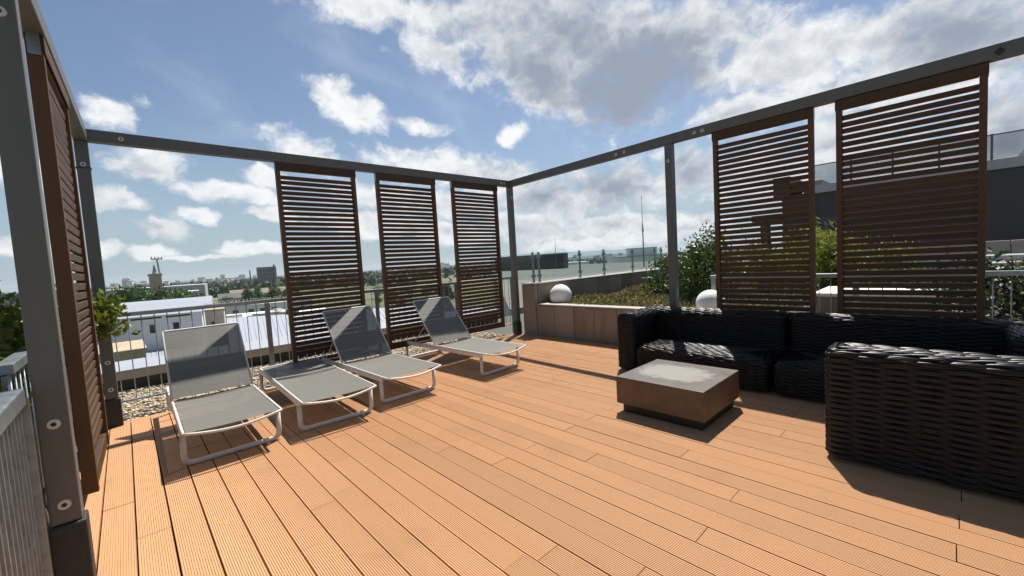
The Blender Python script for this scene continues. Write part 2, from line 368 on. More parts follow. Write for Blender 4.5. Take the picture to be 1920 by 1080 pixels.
# gravel strip behind the deck
tag(box(-1.2, 5.33, 5.63, 7.62, -.158, -.075).build('gravel_bed', 'gravel_bed'), kind='structure')
ico = bmesh.new(); bmesh.ops.create_icosphere(ico, subdivisions=1, radius=1); iv = np.array([v.co[:] for v in ico.verts]); jf = np.array([[v.index for v in f.verts] for f in ico.faces]); ico.free()
N = 13000; P = np.stack([RNG.uniform(-.9, 5.32, N), RNG.uniform(5.64, 7.55, N), RNG.uniform(-.085, -.055, N)], 1)
ang = RNG.uniform(0, 2*np.pi, N); sc = RNG.uniform(.010, .021, N)[:, None]*np.stack([RNG.uniform(.8, 1.5, N), RNG.uniform(.7, 1.1, N), RNG.uniform(.5, .8, N)], 1)
V = iv[None]*sc[:, None]; ca, sa = np.cos(ang)[:, None], np.sin(ang)[:, None]
V = np.stack([V[..., 0]*ca - V[..., 1]*sa, V[..., 0]*sa + V[..., 1]*ca, V[..., 2]], -1) + P[:, None]
F = jf[None] + (np.arange(N)*len(iv))[:, None, None]
tag(put('gravel', fast_mesh('gravel', V.reshape(-1, 3), F.reshape(-1, 3), 'gravel', True)), 'pale beige pebbles filling the strip behind the deck', 'gravel', kind='stuff')

# low parapet beyond the gravel
par = thing('parapet', 'low parapet with beige fascia and white sheet metal coping beyond the gravel', 'parapet', (0, 7.62, 0))
box(-6, 6.6, 0, .7, -.15, .195).build('wall', 'membrane', par)
box(-6, 6.6, -.10, .001, .085, .198).build('fascia', 'fascia', par, bevel=.006)
for k in range(7): box(-6+k*1.8, -6+(k+1)*1.8-.006, -.115, .86, .199, .214).build('coping_sheet', 'white_metal', par, bevel=.003)

# ------------------------------------------------------------------ pergola frame
perg = thing('pergola_frame', 'grey steel pergola frame of square posts and beams around the deck', 'pergola', (0, 0, 0))
PW, ZB0, ZB1 = .092, 2.69, 2.80
washer = MB().cone((0, 0, 0), (0, 0, .004), .024, .022, 20).mesh('washer', 'bolt_steel', True)
def bolt(parent, loc, axis):
    w = MB().cone((0, 0, 0), (0, 0, .005), .021, .019, 20)
    o = w.build('bolt', 'bolt_steel', parent); MB().cone((0, 0, .0052), (0, 0, .009), .009, .0085, 6).build('bolt_head', 'black_foot', parent).parent = o; o.location = loc; o.rotation_euler = Vector(axis).to_track_quat('Z', 'Y').to_euler(); return o
def post(x0, y0, zfoot, ztop=ZB0 - .001, bolts=()):
    o = box(x0, x0+PW, y0, y0+PW, zfoot, ztop).build('post', 'grey_steel', perg, bevel=.006)
    for z, ax in bolts:
        if ax == 'y': bolt(o, (x0+PW*.5, y0, z), (0, -1, 0))
        else: bolt(o, (x0, y0+PW*.5, z), (-1, 0, 0))
    f = MB(); f.box(x0-.012, x0+PW+.012, y0-.012, y0+PW+.012, -.05, zfoot-.002); f.build('post_foot', 'black_foot', o, bevel=.01)
    return o
P1X, P0X, P0Y = -.222, -.303, 2.50
post(P0X, P0Y, .38, bolts=((.80, 'y'), (.46, 'y'), (2.42, 'y')))
post(P1X, 5.46, .27, bolts=((.62, 'y'), (.36, 'y'), (2.47, 'y')))
p2 = post(5.185, 5.46, .24, bolts=((2.5, 'y'),))
MB().tube([(5.185-.006, 5.46+.05, .25), (5.185-.006, 5.454, .27), (5.185+.05, 5.453, .25), (5.185+PW+.006, 5.453, .26)], .008, 6).build('strap', 'black_foot', p2)
post(5.045, 2.38, .40, bolts=((2.48, 'x'),))
post(5.045, -1.56, .24)
def beam(a, b, w=PW):
    a, b = Vector(a), Vector(b); return MB().sweep([a, b], rrect(w, ZB1-ZB0)).build('beam', 'grey_steel', perg, bevel=.005)
zc = (ZB0+ZB1)/2
bb = beam((P1X-.003, 5.46+PW/2, zc), (5.185+PW+.003, 5.46+PW/2, zc))
for x in (.10, 4.99, 5.07): bolt(bb, (x, 5.46, zc-.005), (0, -1, 0))
lb = beam((P1X+PW/2, 5.455, zc), (P0X+PW/2-.02, P0Y-.75, zc))
rb = beam((5.185+PW/2, 5.455, zc), (5.045+PW/2-.01, 2.2, zc)); rb2 = beam((5.045+PW/2-.01, 2.199, zc), (5.045+PW/2, -1.60, zc))
for y in (3.18, 3.05, 2.09, 2.0): bolt(rb if y > 2.2 else rb2, (5.045-.012 + max(0, y-2.2)*.043, y, zc-.01), (-1, 0, 0))
for y in (-.24, -.40):
    o = MB().add([(0, -.028, 0), (0, 0, .03), (0, .028, 0), (0, 0, -.03), (-.006, -.028, 0), (-.006, 0, .03), (-.006, .028, 0), (-.006, 0, -.03)],
                 [(0, 1, 2, 3), (7, 6, 5, 4), (0, 4, 5, 1), (1, 5, 6, 2), (2, 6, 7, 3), (3, 7, 4, 0)]).build('cable_clip', 'black_foot', rb2); o.location = (5.036, y, zc-.008)
# small clamp ring near the top of the back left post
MB().sweep([(P1X-.004, 5.456, 2.44), (P1X+PW+.004, 5.456, 2.44), (P1X+PW+.004, 5.456+PW+.004, 2.44), (P1X-.004, 5.456+PW+.004, 2.44)], rrect(.006, .008), True).build('clamp_ring', 'black_foot', perg)

# ------------------------------------------------------------------ slatted screens
SW, ZS0, ZS1, SLAT = .955, .19, 2.686, .0612
slat_me = box(-(SW/2-.047), SW/2-.047, -.014, .014, -.0225, .0225).mesh('slat', 'screen_wood', bevel=.0035)
stile_me = box(-.0225, .0225, -.032, .032, ZS0, ZS1-.002).mesh('stile', 'screen_wood_upright', bevel=.004)
head_me = box(-SW/2+.0475, SW/2-.0475, -.026, .026, ZS1-.092, ZS1-.004).mesh('header', 'screen_wood', bevel=.004)
cap_me = box(-SW/2-.004, SW/2+.004, -.040, -.0335, ZS1-.090, ZS1-.003).mesh('header_board', 'screen_wood', bevel=.003)
foot_me = box(-SW/2+.0475, SW/2-.0475, -.024, .024, ZS0+.004, ZS0+.095).mesh('bottom_rail', 'screen_wood', bevel=.004)
brk_me = box(-.024, .024, -.0015, .0015, -.075, .075).mesh('bracket', 'galvanised')
def screen(loc, rz, label, wob=0):
    s = thing('slatted_screen', label, 'screen', loc, rz, 'slatted timber screens hanging from the pergola')
    for sx_ in (-1, 1):
        st = put('stile', stile_me, s, (sx_*(SW/2-.0235), 0, 0))
        put('bracket', brk_me, s, (sx_*(SW/2+.0015), 0, ZS1-.03), (0, 0, R(90)))
    put('header', head_me, s); put('header_board', cap_me, s); put('bottom_rail', foot_me, s)
    z = ZS1-.092-.078; 
    while z > ZS0+.095+.03:
        put('slat', slat_me, s, (0, random.uniform(-.001, .001), z + random.uniform(-.0015, .0015)), (random.uniform(-.05, .05)+.10, random.uniform(-.0022, .0022), 0)); z -= SLAT
    return s
yc = 5.46 + PW/2
screen((1.42+SW/2, yc, 0), 0, 'brown slatted timber screen standing behind the flat lounger')
screen((2.67+SW/2, yc, 0), 0, 'middle one of the three brown slatted screens along the back railing')
screen((3.945+SW/2, yc, 0), 0, 'brown slatted timber screen beside the corner post and concrete wall')
screen((5.045+PW/2, .945+SW/2, 0), R(-90), 'brown slatted timber screen beside the globe lamp behind the wicker sofa')
screen((5.045+PW/2, -.185+SW/2, 0), R(-90), 'brown slatted timber screen in front of the dark building facade')
lx = lambda y: P1X+PW/2 - (5.46-y)*(P1X-P0X)/(5.46-P0Y)
screen((lx(3.78), 3.30+SW/2, 0), R(90)-math.atan((P1X-P0X)/(5.46-P0Y)), 'brown slatted timber screen seen edge-on beside the near post')

# ------------------------------------------------------------------ railings
rod_me = MB().cone((0, 0, .085), (0, 0, 1.0), .0048, .0048, 8).mesh('rod', 'galvanised', True)
rpost_me = box(-.03, .03, -.008, .008, -.12, .995).mesh('rail_post', 'galvanised', bevel=.002)
def railing(name, L, loc, rz, label, posts, z0=0):
    t = thing(name, label, 'railing', (loc[0], loc[1], z0), rz, None)
    MB().box(0, L, -.030, .030, .998, 1.043).build('top_rail', 'galvanised', t, bevel=.004)
    MB().box(0, L, -.022, .022, .066, .083).build('bottom_rail', 'galvanised', t, bevel=.003)
    for x in posts: put('rail_post', rpost_me, t, (x, 0, 0), (0, 0, R(90) if False else 0))
    n = int(L/.112)
    for i in range(1, n+1):
        x = i*L/(n+1)
        if min(abs(x-p) for p in posts) > .04: put('rod', rod_me, t, (x, 0, 0))
    return t
railing('balcony_railing', 6.15, (-.34, 6.2), 0, 'galvanised railing with thin vertical rods behind the loungers', [.03, 1.69, 3.21, 4.73, 6.12])
railing('balcony_railing', 3.4, (-.40, 2.72), R(90), 'galvanised railing running behind the edge-on screen beside the leafy vine', [.03, 1.2, 2.35, 3.37])
railing('balcony_railing', 4.2, (5.9, 2.28), R(-90), 'galvanised railing between the wicker sofa and the hedge', [.03, 1.55, 3.1, 4.1], -.045)

# ------------------------------------------------------------------ galvanised cabinet at the left edge
cab = thing('metal_cabinet', 'galvanised steel cabinet with vertical seams and a lid beside the near post', 'cabinet', (-.328, 0, 0))
box(-.55, -.004, .9, 2.43, -.10, .905).build('body', 'galvanised', cab, bevel=.004)
y = .95
while y < 2.40:
    MB().box(-.002, .006, y, y+.008, -.09, .90).build('seam', 'galvanised', cab); y += .062
box(-.57, .014, .885, 2.45, .908, .975).build('lid', 'galvanised', cab, bevel=.006)
box(-.03, .022, 2.452, 2.475, -.10, .93).build('side_frame', 'galvanised', cab, bevel=.003)

# ------------------------------------------------------------------ planter walls with concrete panels
pl = thing('planter', 'long planter of weathered concrete panels along the deck', 'planter', (5.34, 0, 0))
box(.06, .20, -3.2, 5.10, -.15, .525).build('core', 'concrete', pl)
y = 5.10; k = 0
while y > -3.1:
    w = .415 if k != 4 else .07
    box(.0 + random.uniform(-.003, .003), .058, y-w+.004, y-.004, -.14, .54 + random.uniform(-.003, .003)).build('concrete_panel', 'concrete', pl, bevel=.004); y -= w; k += 1
box(-.008, .21, -3.2, 5.098, .545, .568).build('cap', 'concrete_cap', pl, bevel=.004)
box(.21, 5.7, -3.2, 5.09, -.15, .40).build('soil', 'soil', pl)
rw = thing('retaining_wall', 'tall concrete panel wall carrying the glass balustrade behind the planting', 'wall', (5.34, 5.11, 0))
box(.065, 6.0, .065, .32, -.15, .905).build('core', 'concrete', rw)
x = 0.07
while x < 5.9:
    w = .46; box(x+.003, x+w-.003, .0+random.uniform(-.003, .003), .06, .2, .912).build('concrete_panel', 'concrete', rw, bevel=.004); x += w
box(-.002, .062, 0.004, .33, -.14, .91).build('concrete_panel', 'concrete', rw, bevel=.004)
box(-.012, 6.0, -.008, .335, .917, .936).build('cap', 'concrete_cap', rw, bevel=.003)
gb = thing('glass_balustrade', 'clear glass balustrade on slim steel posts along the tall concrete wall', 'balustrade', (5.34, 5.30, .937))
gx = [.18, .34, 1.58, 2.45, 3.65, 4.75, 5.1]
for i, x in enumerate(gx):
    q = MB().box(x-.022, x+.022, -.012, .012, 0, .56).build('glass_post', 'galvanised', gb, bevel=.003)
    for z in (.12, .47): MB().box(x-.035, x+.035, -.03, .03, z-.025, z+.025).build('clamp', 'galvanised', q, bevel=.004)
for a, b in zip(gx[:-1], gx[1:]): box(a+.03, b-.03, -.005, .005, .05, .54).build('glass_pane', 'glass', gb)
# the short pane that turns the corner at the pier
q = box(.16, .17, .03, 1.2, .05, .54).build('glass_pane', 'glass', gb)

# ground cover in the planter
N = 42000; P = np.stack([RNG.uniform(5.56, 10.9, N), RNG.uniform(1.6, 5.08, N), np.zeros(N)], 1)
P[:, 2] = .43 + .05*np.sin(P[:, 0]*3.1)*np.sin(P[:, 1]*2.7) + RNG.uniform(0, .13, N) + .10*np.clip(P[:, 0]-7, 0, 2)*.25
tag(leaves('ground_cover', P, .062, 'leaf_cover', .55, upbias=.7), 'low yellowish green ground cover with brown patches filling the planter', 'ground cover', kind='stuff')

def globe_lamp(loc, r, label):
    g = thing('globe_lamp', label, 'lamp', loc, 0, 'white globe lamps in the planter')
    bm = bmesh.new(); bmesh.ops.create_uvsphere(bm, u_segments=48, v_segments=28, radius=r); me = bpy.data.meshes.new('globe'); bm.to_mesh(me); bm.free()
    me.materials.append(M['globe']); me.polygons.foreach_set('use_smooth', [True]*len(me.polygons)); put('globe', me, g, (0, 0, r+.03))
    MB().cone((0, 0, -.06), (0, 0, .045), .09, .075, 24).build('base', 'plinth_black', g, smooth=False)
globe_lamp((5.74, 4.86, .455), .20, 'white globe lamp on the planter corner by the tall concrete wall')
globe_lamp((5.66, 2.20, .42), .185, 'white globe lamp half hidden behind the wicker sofa back')

# ------------------------------------------------------------------ shrubs near the terrace
def shrub(name, label, cat, loc, clumps, n, spread, leaf, m, aspect=.45, stems=7, group=None, hang=0, upbias=.3, stemr=.010):
    t = thing(name, label, cat, loc, 0, group); c = np.asarray(clumps)
    br = MB()
    for k in range(min(stems, len(c))):
        e = Vector(c[k*len(c)//stems]); s0 = Vector((random.uniform(-.08, .08), random.uniform(-.08, .08), -.05)); mid = s0.lerp(e, .5) + Vector((random.uniform(-.08, .08), random.uniform(-.08, .08), .06))
        br.cone(s0, mid, stemr, stemr*.75, 6); br.cone(mid, e, stemr*.75, stemr*.3, 6)
        for _ in range(4):
            e2 = Vector(c[random.randrange(len(c))]); br.cone(mid.lerp(e, random.random()), mid.lerp(e2, .8), stemr*.4, stemr*.15, 5)
    br.build('branches', 'bark', t)
    leaves('foliage', blob_points(n, c, spread, random.randrange(999)), leaf, m, aspect, upbias=upbias, parent=t, hang=hang); return t
def ell(n, rx, ry, rz, cz, seed=1, shell=.55):
    g = np.random.default_rng(seed); v = g.normal(size=(n, 3)); v /= np.linalg.norm(v, axis=1)[:, None]; v *= (shell + (1-shell)*g.random(n))[:, None]
    return v*[rx, ry, rz] + [0, 0, cz]
shrub('laurel_shrub', 'glossy green leafy shrub standing behind the white half-hidden globe', 'shrub', (6.95, 2.75, .40), np.vstack([ell(60, .62, .50, .50, .55, 3), [(.05, -.05, 1.22), (.1, -.12, 1.15), (-.3, .1, .9), (-.05, .42, .75)]]), 6500, .085, .066, 'leaf_shrub', .42, 9)
shrub('laurel_shrub', 'small dark green shrub in front of the tall wall beside the mid post', 'shrub', (7.7, 3.75, .42), ell(30, .35, .45, .40, .40, 4), 1500, .08, .08, 'leaf_shrub', .42, 7)
# yellow-green bamboo-like plants behind the right hand screens
for k, (x, y, h, lab) in enumerate([(8.2, 2.2, 1.05, 'yellow green bamboo clump seen through the slats beside the globe lamp'), (9.0, 1.7, 1.25, 'yellow green bamboo clump showing between the two right hand screens'), (8.3, 1.25, 1.15, 'tall feathery bamboo clump behind the screen before the dark facade'), (9.4, .75, .85, 'low yellow green bamboo clump in front of the dark facade')]):
    shrub('bamboo_clump', lab, 'bamboo', (x, y, .40), ell(46, .48, .40, h*.48, h*.5, 20+k, .4), 3000, .09, .13, 'leaf_bamboo', .18, 12, 'bamboo clumps in the roof garden', hang=.25, stemr=.006)
for k, (x, y, s_, lab) in enumerate([(7.1, -.25, 1.0, 'dark green hedge shrub just behind the railing by the dark facade'), (7.0, -1.35, 1.1, 'dark green hedge shrub at the outer end of the railing'), (8.9, -.7, 1.1, 'loose green shrub behind the railing in front of the pale low wall'), (7.5, .55, .55, 'low dark shrub beside the white skylight slab')]):
    shrub('hedge_shrub', lab, 'shrub', (x, y, .40), ell(40, .55*s_, .62*s_, .30*s_, .27*s_, 30+k), 2600, .09, .07, 'leaf_hedge' if k != 2 else 'leaf_cover', .45, 8, 'hedge shrubs behind the right hand railing')
# leafy vine at the left: on the outside of the railing, a few sprays poke out past the screen
cl = np.vstack([ell(70, .20, .60, .36, 1.05, 51) + [-.20, .75, 0], ell(44, .12, .30, .17, 1.22, 52) + [.0, 2.0, 0], ell(26, .12, .16, .14, 1.16, 53) + [.17, 2.2, 0], [(.27, 2.35, 1.12), (.32, 2.4, 1.08), (.25, 2.3, 1.22)], ell(24, .2, .5, .3, .62, 54) + [-.22, .7, 0]])
vine = shrub('leafy_vine', 'bright green leafy vine growing through the edge-on screen past the back post', 'vine', (-.38, 2.85, -.1), cl, 5200, .055, .062, 'leaf_vine', .6, 14, stemr=.007)
MB().cone((-.02, 2.05, -.05), (.0, 2.1, 1.15), .007, .004, 6).build('branches', 'bark', vine)

# ------------------------------------------------------------------ sun loungers
def rounded(pts, r=.045, n=5):
    """polyline with rounded inner corners"""
    P = [Vector(p) for p in pts]; out = [P[0]]
    for a, b, c in zip(P[:-2], P[1:-1], P[2:]):
        d1, d2 = (a-b).normalized(), (c-b).normalized(); s0, s1 = b+d1*r, b+d2*r
        for i in range(n+1):
            t_ = i/n; out.append(s0*(1-t_)**2 + b*2*t_*(1-t_) + s1*t_*t_)
    out.append(P[-1]); return out
LW, LZ = .31, .275
def cloth(pts0, pts1, sag=.012, n=10):
    """sling stretched between two side lines"""
    mb = MB(); rows = len(pts0); v = []
    for a, b in zip(pts0, pts1):
        a, b = Vector(a), Vector(b); 
        for i in range(n+1):
            t_ = i/n; p = a.lerp(b, t_); nrm = sag*4*t_*(1-t_); v.append((p.x, p.y, p.z-nrm))
    f = [(r_*(n+1)+i, r_*(n+1)+i+1, (r_+1)*(n+1)+i+1, (r_+1)*(n+1)+i) for r_ in range(rows-1) for i in range(n)]
    return mb.add(v, f)
def lounger(loc, rz, label, back):
    """local +y runs from the foot end to the head end; back = backrest angle in degrees"""
    t = thing('sun_lounger', label, 'sun lounger', loc, rz, 'sun loungers set along the back railing')
    bar = rrect(.030, .034)
    for s_ in (-1, 1):
        MB().box(s_*LW-.013, s_*LW+.013, -.005, 1.72, LZ-.046, LZ).build('side_rail', 'lounger_frame', t, bevel=.005)
    def loop(y):
        return MB().sweep(rounded([(-LW, y, LZ-.047), (-LW, y, .018), (LW, y, .018), (LW, y, LZ-.047)], .055, 6), [(.020*math.cos(a), .015*math.sin(a)) for a in np.linspace(0, 2*math.pi, 13)[:-1]], upv=(0, 1, 0))
    loop(.012).build('front_leg_loop', 'lounger_frame', t, smooth=True); loop(1.70).build('rear_leg_loop', 'lounger_frame', t, smooth=True)
    # bowed foot bar
    pts = [(-LW + 2*LW*i/14, -.135 - .035*math.sin(math.pi*i/14), LZ+.004-.030*math.sin(math.pi*i/14)) for i in range(15)]
    MB().tube(pts, .0105, 8).build('foot_bar', 'lounger_frame', t, smooth=True)
    for s_ in (-1, 1): MB().tube([(s_*LW, -.135, LZ+.004), (s_*LW, 0, LZ+.004), (s_*LW, .93, LZ+.004)], .0105, 8).build('seat_tube', 'lounger_frame', t, smooth=True)
    MB().tube([(-LW, .93, LZ-.02), (LW, .93, LZ-.02)], .010, 8).build('cross_bar', 'lounger_frame', t, smooth=True)
    MB().tube([(-LW, .45, LZ-.055), (LW, .45, LZ-.055)], .010, 8).build('cross_bar', 'lounger_frame', t, smooth=True)
    e = .014
    ys = np.linspace(-.12, .90, 12)
    cloth([(-LW+e, y, LZ+.009) for y in ys], [(LW-e, y, LZ+.009) for y in ys]).build('seat_sling', 'sling', t, smooth=True)
    for yy in (.905, .965): MB().tube([(-LW+e, yy, LZ+.004), (0, yy, LZ-.004), (LW-e, yy, LZ+.004)], .008, 8).build('hem', 'sling', t, smooth=True)
    # backrest
    a = R(back); h = Vector((0, .95, LZ+.004)); d = Vector((0, math.cos(a), math.sin(a))); L = .77
    bf = MB().tube(rounded([(-LW, h.y, h.z), tuple(Vector((-LW, h.y, h.z))+d*L), tuple(Vector((LW, h.y, h.z))+d*L), (LW, h.y, h.z)], .025, 4), .0095, 8, upv=(1, .3, .2)).build('backrest_frame', 'lounger_frame', t, smooth=True)
    ts = np.linspace(.02, L, 10)
    sg = .0 if back > 5 else .01
    A_ = [tuple(Vector((-LW+.006, h.y, h.z+.006))+d*q) for q in ts]; B_ = [tuple(Vector((LW-.006, h.y, h.z+.006))+d*q) for q in ts]
    cloth(A_, B_, sg).build('backrest_sling', 'sling', t, smooth=True)
    if back > 5:
        for s_ in (-1, 1):
            p = h + d*.36; MB().tube([(s_*(LW-.02), p.y, p.z-.005), (s_*(LW-.02), 1.52, LZ-.02)], .006, 6).build('prop_strut', 'lounger_frame', t, smooth=True)
        MB().tube([(-LW, 1.52, LZ-.02), (LW, 1.52, LZ-.02)], .009, 8).build('cross_bar', 'lounger_frame', t, smooth=True)
    return t
lounger((.52, 3.80, 0), R(-.8), 'grey mesh sun lounger with raised back beside the slim railing post', 50)
lounger((1.305, 3.785, 0), R(-2.4), 'grey mesh sun lounger lying completely flat between raised ones', 0)
lounger((2.095, 3.90, 0), R(1.2), 'grey mesh sun lounger with raised back right beside the flat one', 50)
lounger((3.325, 3.83, 0), R(1.8), 'grey mesh sun lounger standing apart, closest to the concrete planter', 50)

# ------------------------------------------------------------------ low table
tb = thing('coffee_table', 'low square brown cement table with bleached top on a black plinth', 'table', (3.38, 1.61, 0))
box(-.325, .325, -.335, .335, 0, .079).build('plinth', 'plinth_black', tb, bevel=.004)
box(-.367, .367, -.37, .37, .08, .312).build('top_block', 'table_block', tb, bevel=.005)

# ------------------------------------------------------------------ wicker furniture
def loop_path(hx, hy, rc, ds):
    rc = max(.004, min(rc, hx-.001, hy-.001)); segs = []
    pts = []; nrm = []
    for (cx, cy, a0) in ((hx-rc, hy-rc, 0), (-hx+rc, hy-rc, 90), (-hx+rc, -hy+rc, 180), (hx-rc, -hy+rc, 270)):
        n = 6
        for i in range(n+1):
            a = R(a0 + 90*i/n); pts.append((cx+rc*math.cos(a), cy+rc*math.sin(a)))
    P = np.array(pts + [pts[0]]); d = np.linalg.norm(np.diff(P, axis=0), axis=1); s = np.r_[0, np.cumsum(d)]
    n = max(24, int(s[-1]/ds)); q = np.linspace(0, s[-1], n, endpoint=False)
    x = np.interp(q, s, P[:, 0]); y = np.interp(q, s, P[:, 1])
    tx = np.roll(x, -1)-np.roll(x, 1); ty = np.roll(y, -1)-np.roll(y, 1); l = np.hypot(tx, ty)+1e-9
    return x, y, ty/l, -tx/l, q, s[-1]
def weave(x0, x1, y0, y1, z0, z1, pitch=.0078, wave=.105, rc=.05, amp=.0062):
    """horizontal strands woven in and out of upright stakes round a padded block, closing over its top"""
    cx, cy, hx, hy = (x0+x1)/2, (y0+y1)/2, (x1-x0)/2, (y1-y0)/2; V = []; F = []; off = 0
    rows = []; rr = .055; z = z0+pitch/2
    while z < z1-rr: rows.append((z, 0, 0)); z += pitch
    n = int(rr*1.57/pitch)+1
    for i in range(1, n+1):
        a = math.pi/2*i/n; rows.append((z1-rr+rr*math.sin(a), rr*(1-math.cos(a)), a))
    ins = rr+pitch
    while ins < min(hx, hy)-.006: rows.append((z1, ins, math.pi/2)); ins += pitch
    for k, (z, ins, tilt) in enumerate(rows):
        x, y, nx, ny, q, per = loop_path(hx-ins, hy-ins, max(.012, rc-ins*.5), .0175)
        waves = max(2, 2*round(per/wave/2))
        ph = math.pi*waves*q/per + (k//2 % 2)*math.pi + random.uniform(-.12, .12)
        sn = np.sin(ph); o = amp*np.sign(sn)*np.abs(sn)**.75 + random.uniform(-.0012, .0012)
        wob = .0016*np.sin(q*7+k*1.7) + .0008*np.sin(q*23+k)
        hh = pitch*(.78+.20*np.clip(sn, -1, 1)); th = .0050
        ct, st = math.cos(tilt), math.sin(tilt)
        ring = []
        for b in np.linspace(-90, 90, 4):
            e_up, out = hh*math.sin(R(b)), th*math.cos(R(b)) + o          # along the local up and the local normal
            rad = out*ct - e_up*st; zz = out*st + e_up*ct
            ring.append(np.stack([x+nx*rad+cx, y+ny*rad+cy, z+zz+wob*ct], 1))
        G = np.stack(ring, 1); m_ = len(x); V.append(G.reshape(-1, 3))
        i = np.arange(m_); j = (i+1) % m_
        for c in range(3): F.append(np.stack([off+i*4+c, off+j*4+c, off+j*4+c+1, off+i*4+c+1], 1))
        off += m_*4
    return np.vstack(V), np.vstack(F)
def wicker_part(parent, name, b, **kw):
    x0, x1, y0, y1, z0, z1 = b; d = .012
    o = MB().box(x0+d, x1-d, y0+d, y1-d, z0+.01, z1-d).build(name, 'wicker_core', parent, bevel=.035)
    V, F = weave(x0, x1, y0, y1, z0, z1, **kw)
    tag(put('wicker_weave', fast_mesh('wicker_weave', V, F, 'wicker', True), o), kind='stuff')
    return o
S1 = thing('wicker_sofa', 'black woven wicker sofa with its arm end towards the concrete planter', 'sofa', (0, 0, 0), 0, 'black wicker sofas')
wicker_part(S1, 'backrest', (4.74, 4.97, 1.135, 2.70, .03, .665)); wicker_part(S1, 'arm', (4.16, 4.735, 2.47, 2.70, .03, .665)); wicker_part(S1, 'seat', (4.16, 4.735, 1.135, 2.465, .03, .31))
S2 = thing('wicker_sofa', 'black woven wicker sofa standing along the railing before the dark facade', 'sofa', (0, 0, 0), 0, 'black wicker sofas')
wicker_part(S2, 'backrest', (4.74, 4.97, -.51, 1.095, .03, .665)); wicker_part(S2, 'arm', (4.16, 4.735, -.51, -.27, .03, .665)); wicker_part(S2, 'seat', (4.16, 4.735, -.265, 1.095, .03, .31))
S3 = thing('wicker_armchair', 'big black woven wicker seat turned with its back to the low table, facing the sofas', 'armchair', (0, 0, 0))
wicker_part(S3, 'backrest', (3.105, 3.34, -1.05, .535, .03, .705), pitch=.0088, wave=.125, amp=.0070); wicker_part(S3, 'arm', (3.345, 3.95, -1.05, -.82, .03, .66)); wicker_part(S3, 'seat', (3.345, 3.95, -.815, .53, .03, .31))

# ------------------------------------------------------------------ roof wing beyond the glass balustrade
wing = thing('roof_wing', 'wide flat grey roof stretching out beyond the glass balustrade', 'roof', (0, 0, 0))
WP = [(7.95, 8.6), (66, 8.6), (66, 51), (43.5, 51)]
def prism(P, z0, z1): n = len(P); return MB().add([(x, y, z0) for x, y in P] + [(x, y, z1) for x, y in P], [tuple(range(n-1, -1, -1)), tuple(range(n, 2*n))] + [(i, (i+1) % n, n+(i+1) % n, n+i) for i in range(n)])
prism(WP, -17.9, -.05).build('wall', 'grey_wall', wing)
prism([(x-.05, y) for x, y in WP], -.048, -.01).build('roof_sheet', 'grey_roof', wing)
plant = thing('plant_enclosure', 'dark louvred plant enclosure standing on the flat grey roof', 'enclosure', (0, 0, 0))
A0, A1 = onz(930, 508.5, 0), onz(1058, 503, 0)
ax = (A1-A0); ax.z = 0; wlen = ax.length; plant.location = (A0.x, A0.y, -.009); plant.rotation_euler.z = math.atan2(ax.y, ax.x)
box(0, wlen, 0, 1.2, 0, 2.05).build('core', 'dark_louvre', plant)
for k in range(12): MB().add([(-.02, -.02, .15+k*.155), (wlen+.02, -.02, .15+k*.155), (wlen+.02, -.16, .08+k*.155), (-.02, -.16, .08+k*.155), (-.02, -.02, .13+k*.155), (wlen+.02, -.02, .13+k*.155), (wlen+.02, -.16, .06+k*.155), (-.02, -.16, .06+k*.155)], [(0, 1, 2, 3), (7, 6, 5, 4), (3, 2, 6, 7), (0, 4, 5, 1), (0, 3, 7, 4), (1, 5, 6, 2)]).build('louvre', 'dark_louvre', plant)
box(-.06, wlen+.06, -.22, 1.25, 2.052, 2.13).build('cap', 'grey_wall', plant)
def mast(px, ytop, ybot, D, label, r=.05, extra=True):
    b = atd(px, ybot, D); tp_ = atd(px-1, ytop, D); t = thing('antenna_mast', label, 'antenna', (b.x, b.y, b.z)); h = tp_.z-b.z
    MB().cone((0, 0, 0), (0, 0, h*.62), r, r*.8, 8).build('lower_tube', 'grey_steel', t); MB().cone((0, 0, h*.62), (0, 0, h), r*.5, r*.25, 8).build('upper_rod', 'grey_steel', t)
    if extra: MB().box(-.12, .12, -.05, .05, h*.52, h*.56).build('junction_box', 'grey_wall', t)
mast(1208, 366, 507, 46, 'tall thin antenna mast rising from the flat roof beyond the glass', .07)
mast(1043, 440, 500, 52, 'short thin antenna rod standing behind the dark louvred enclosure', .04, False)

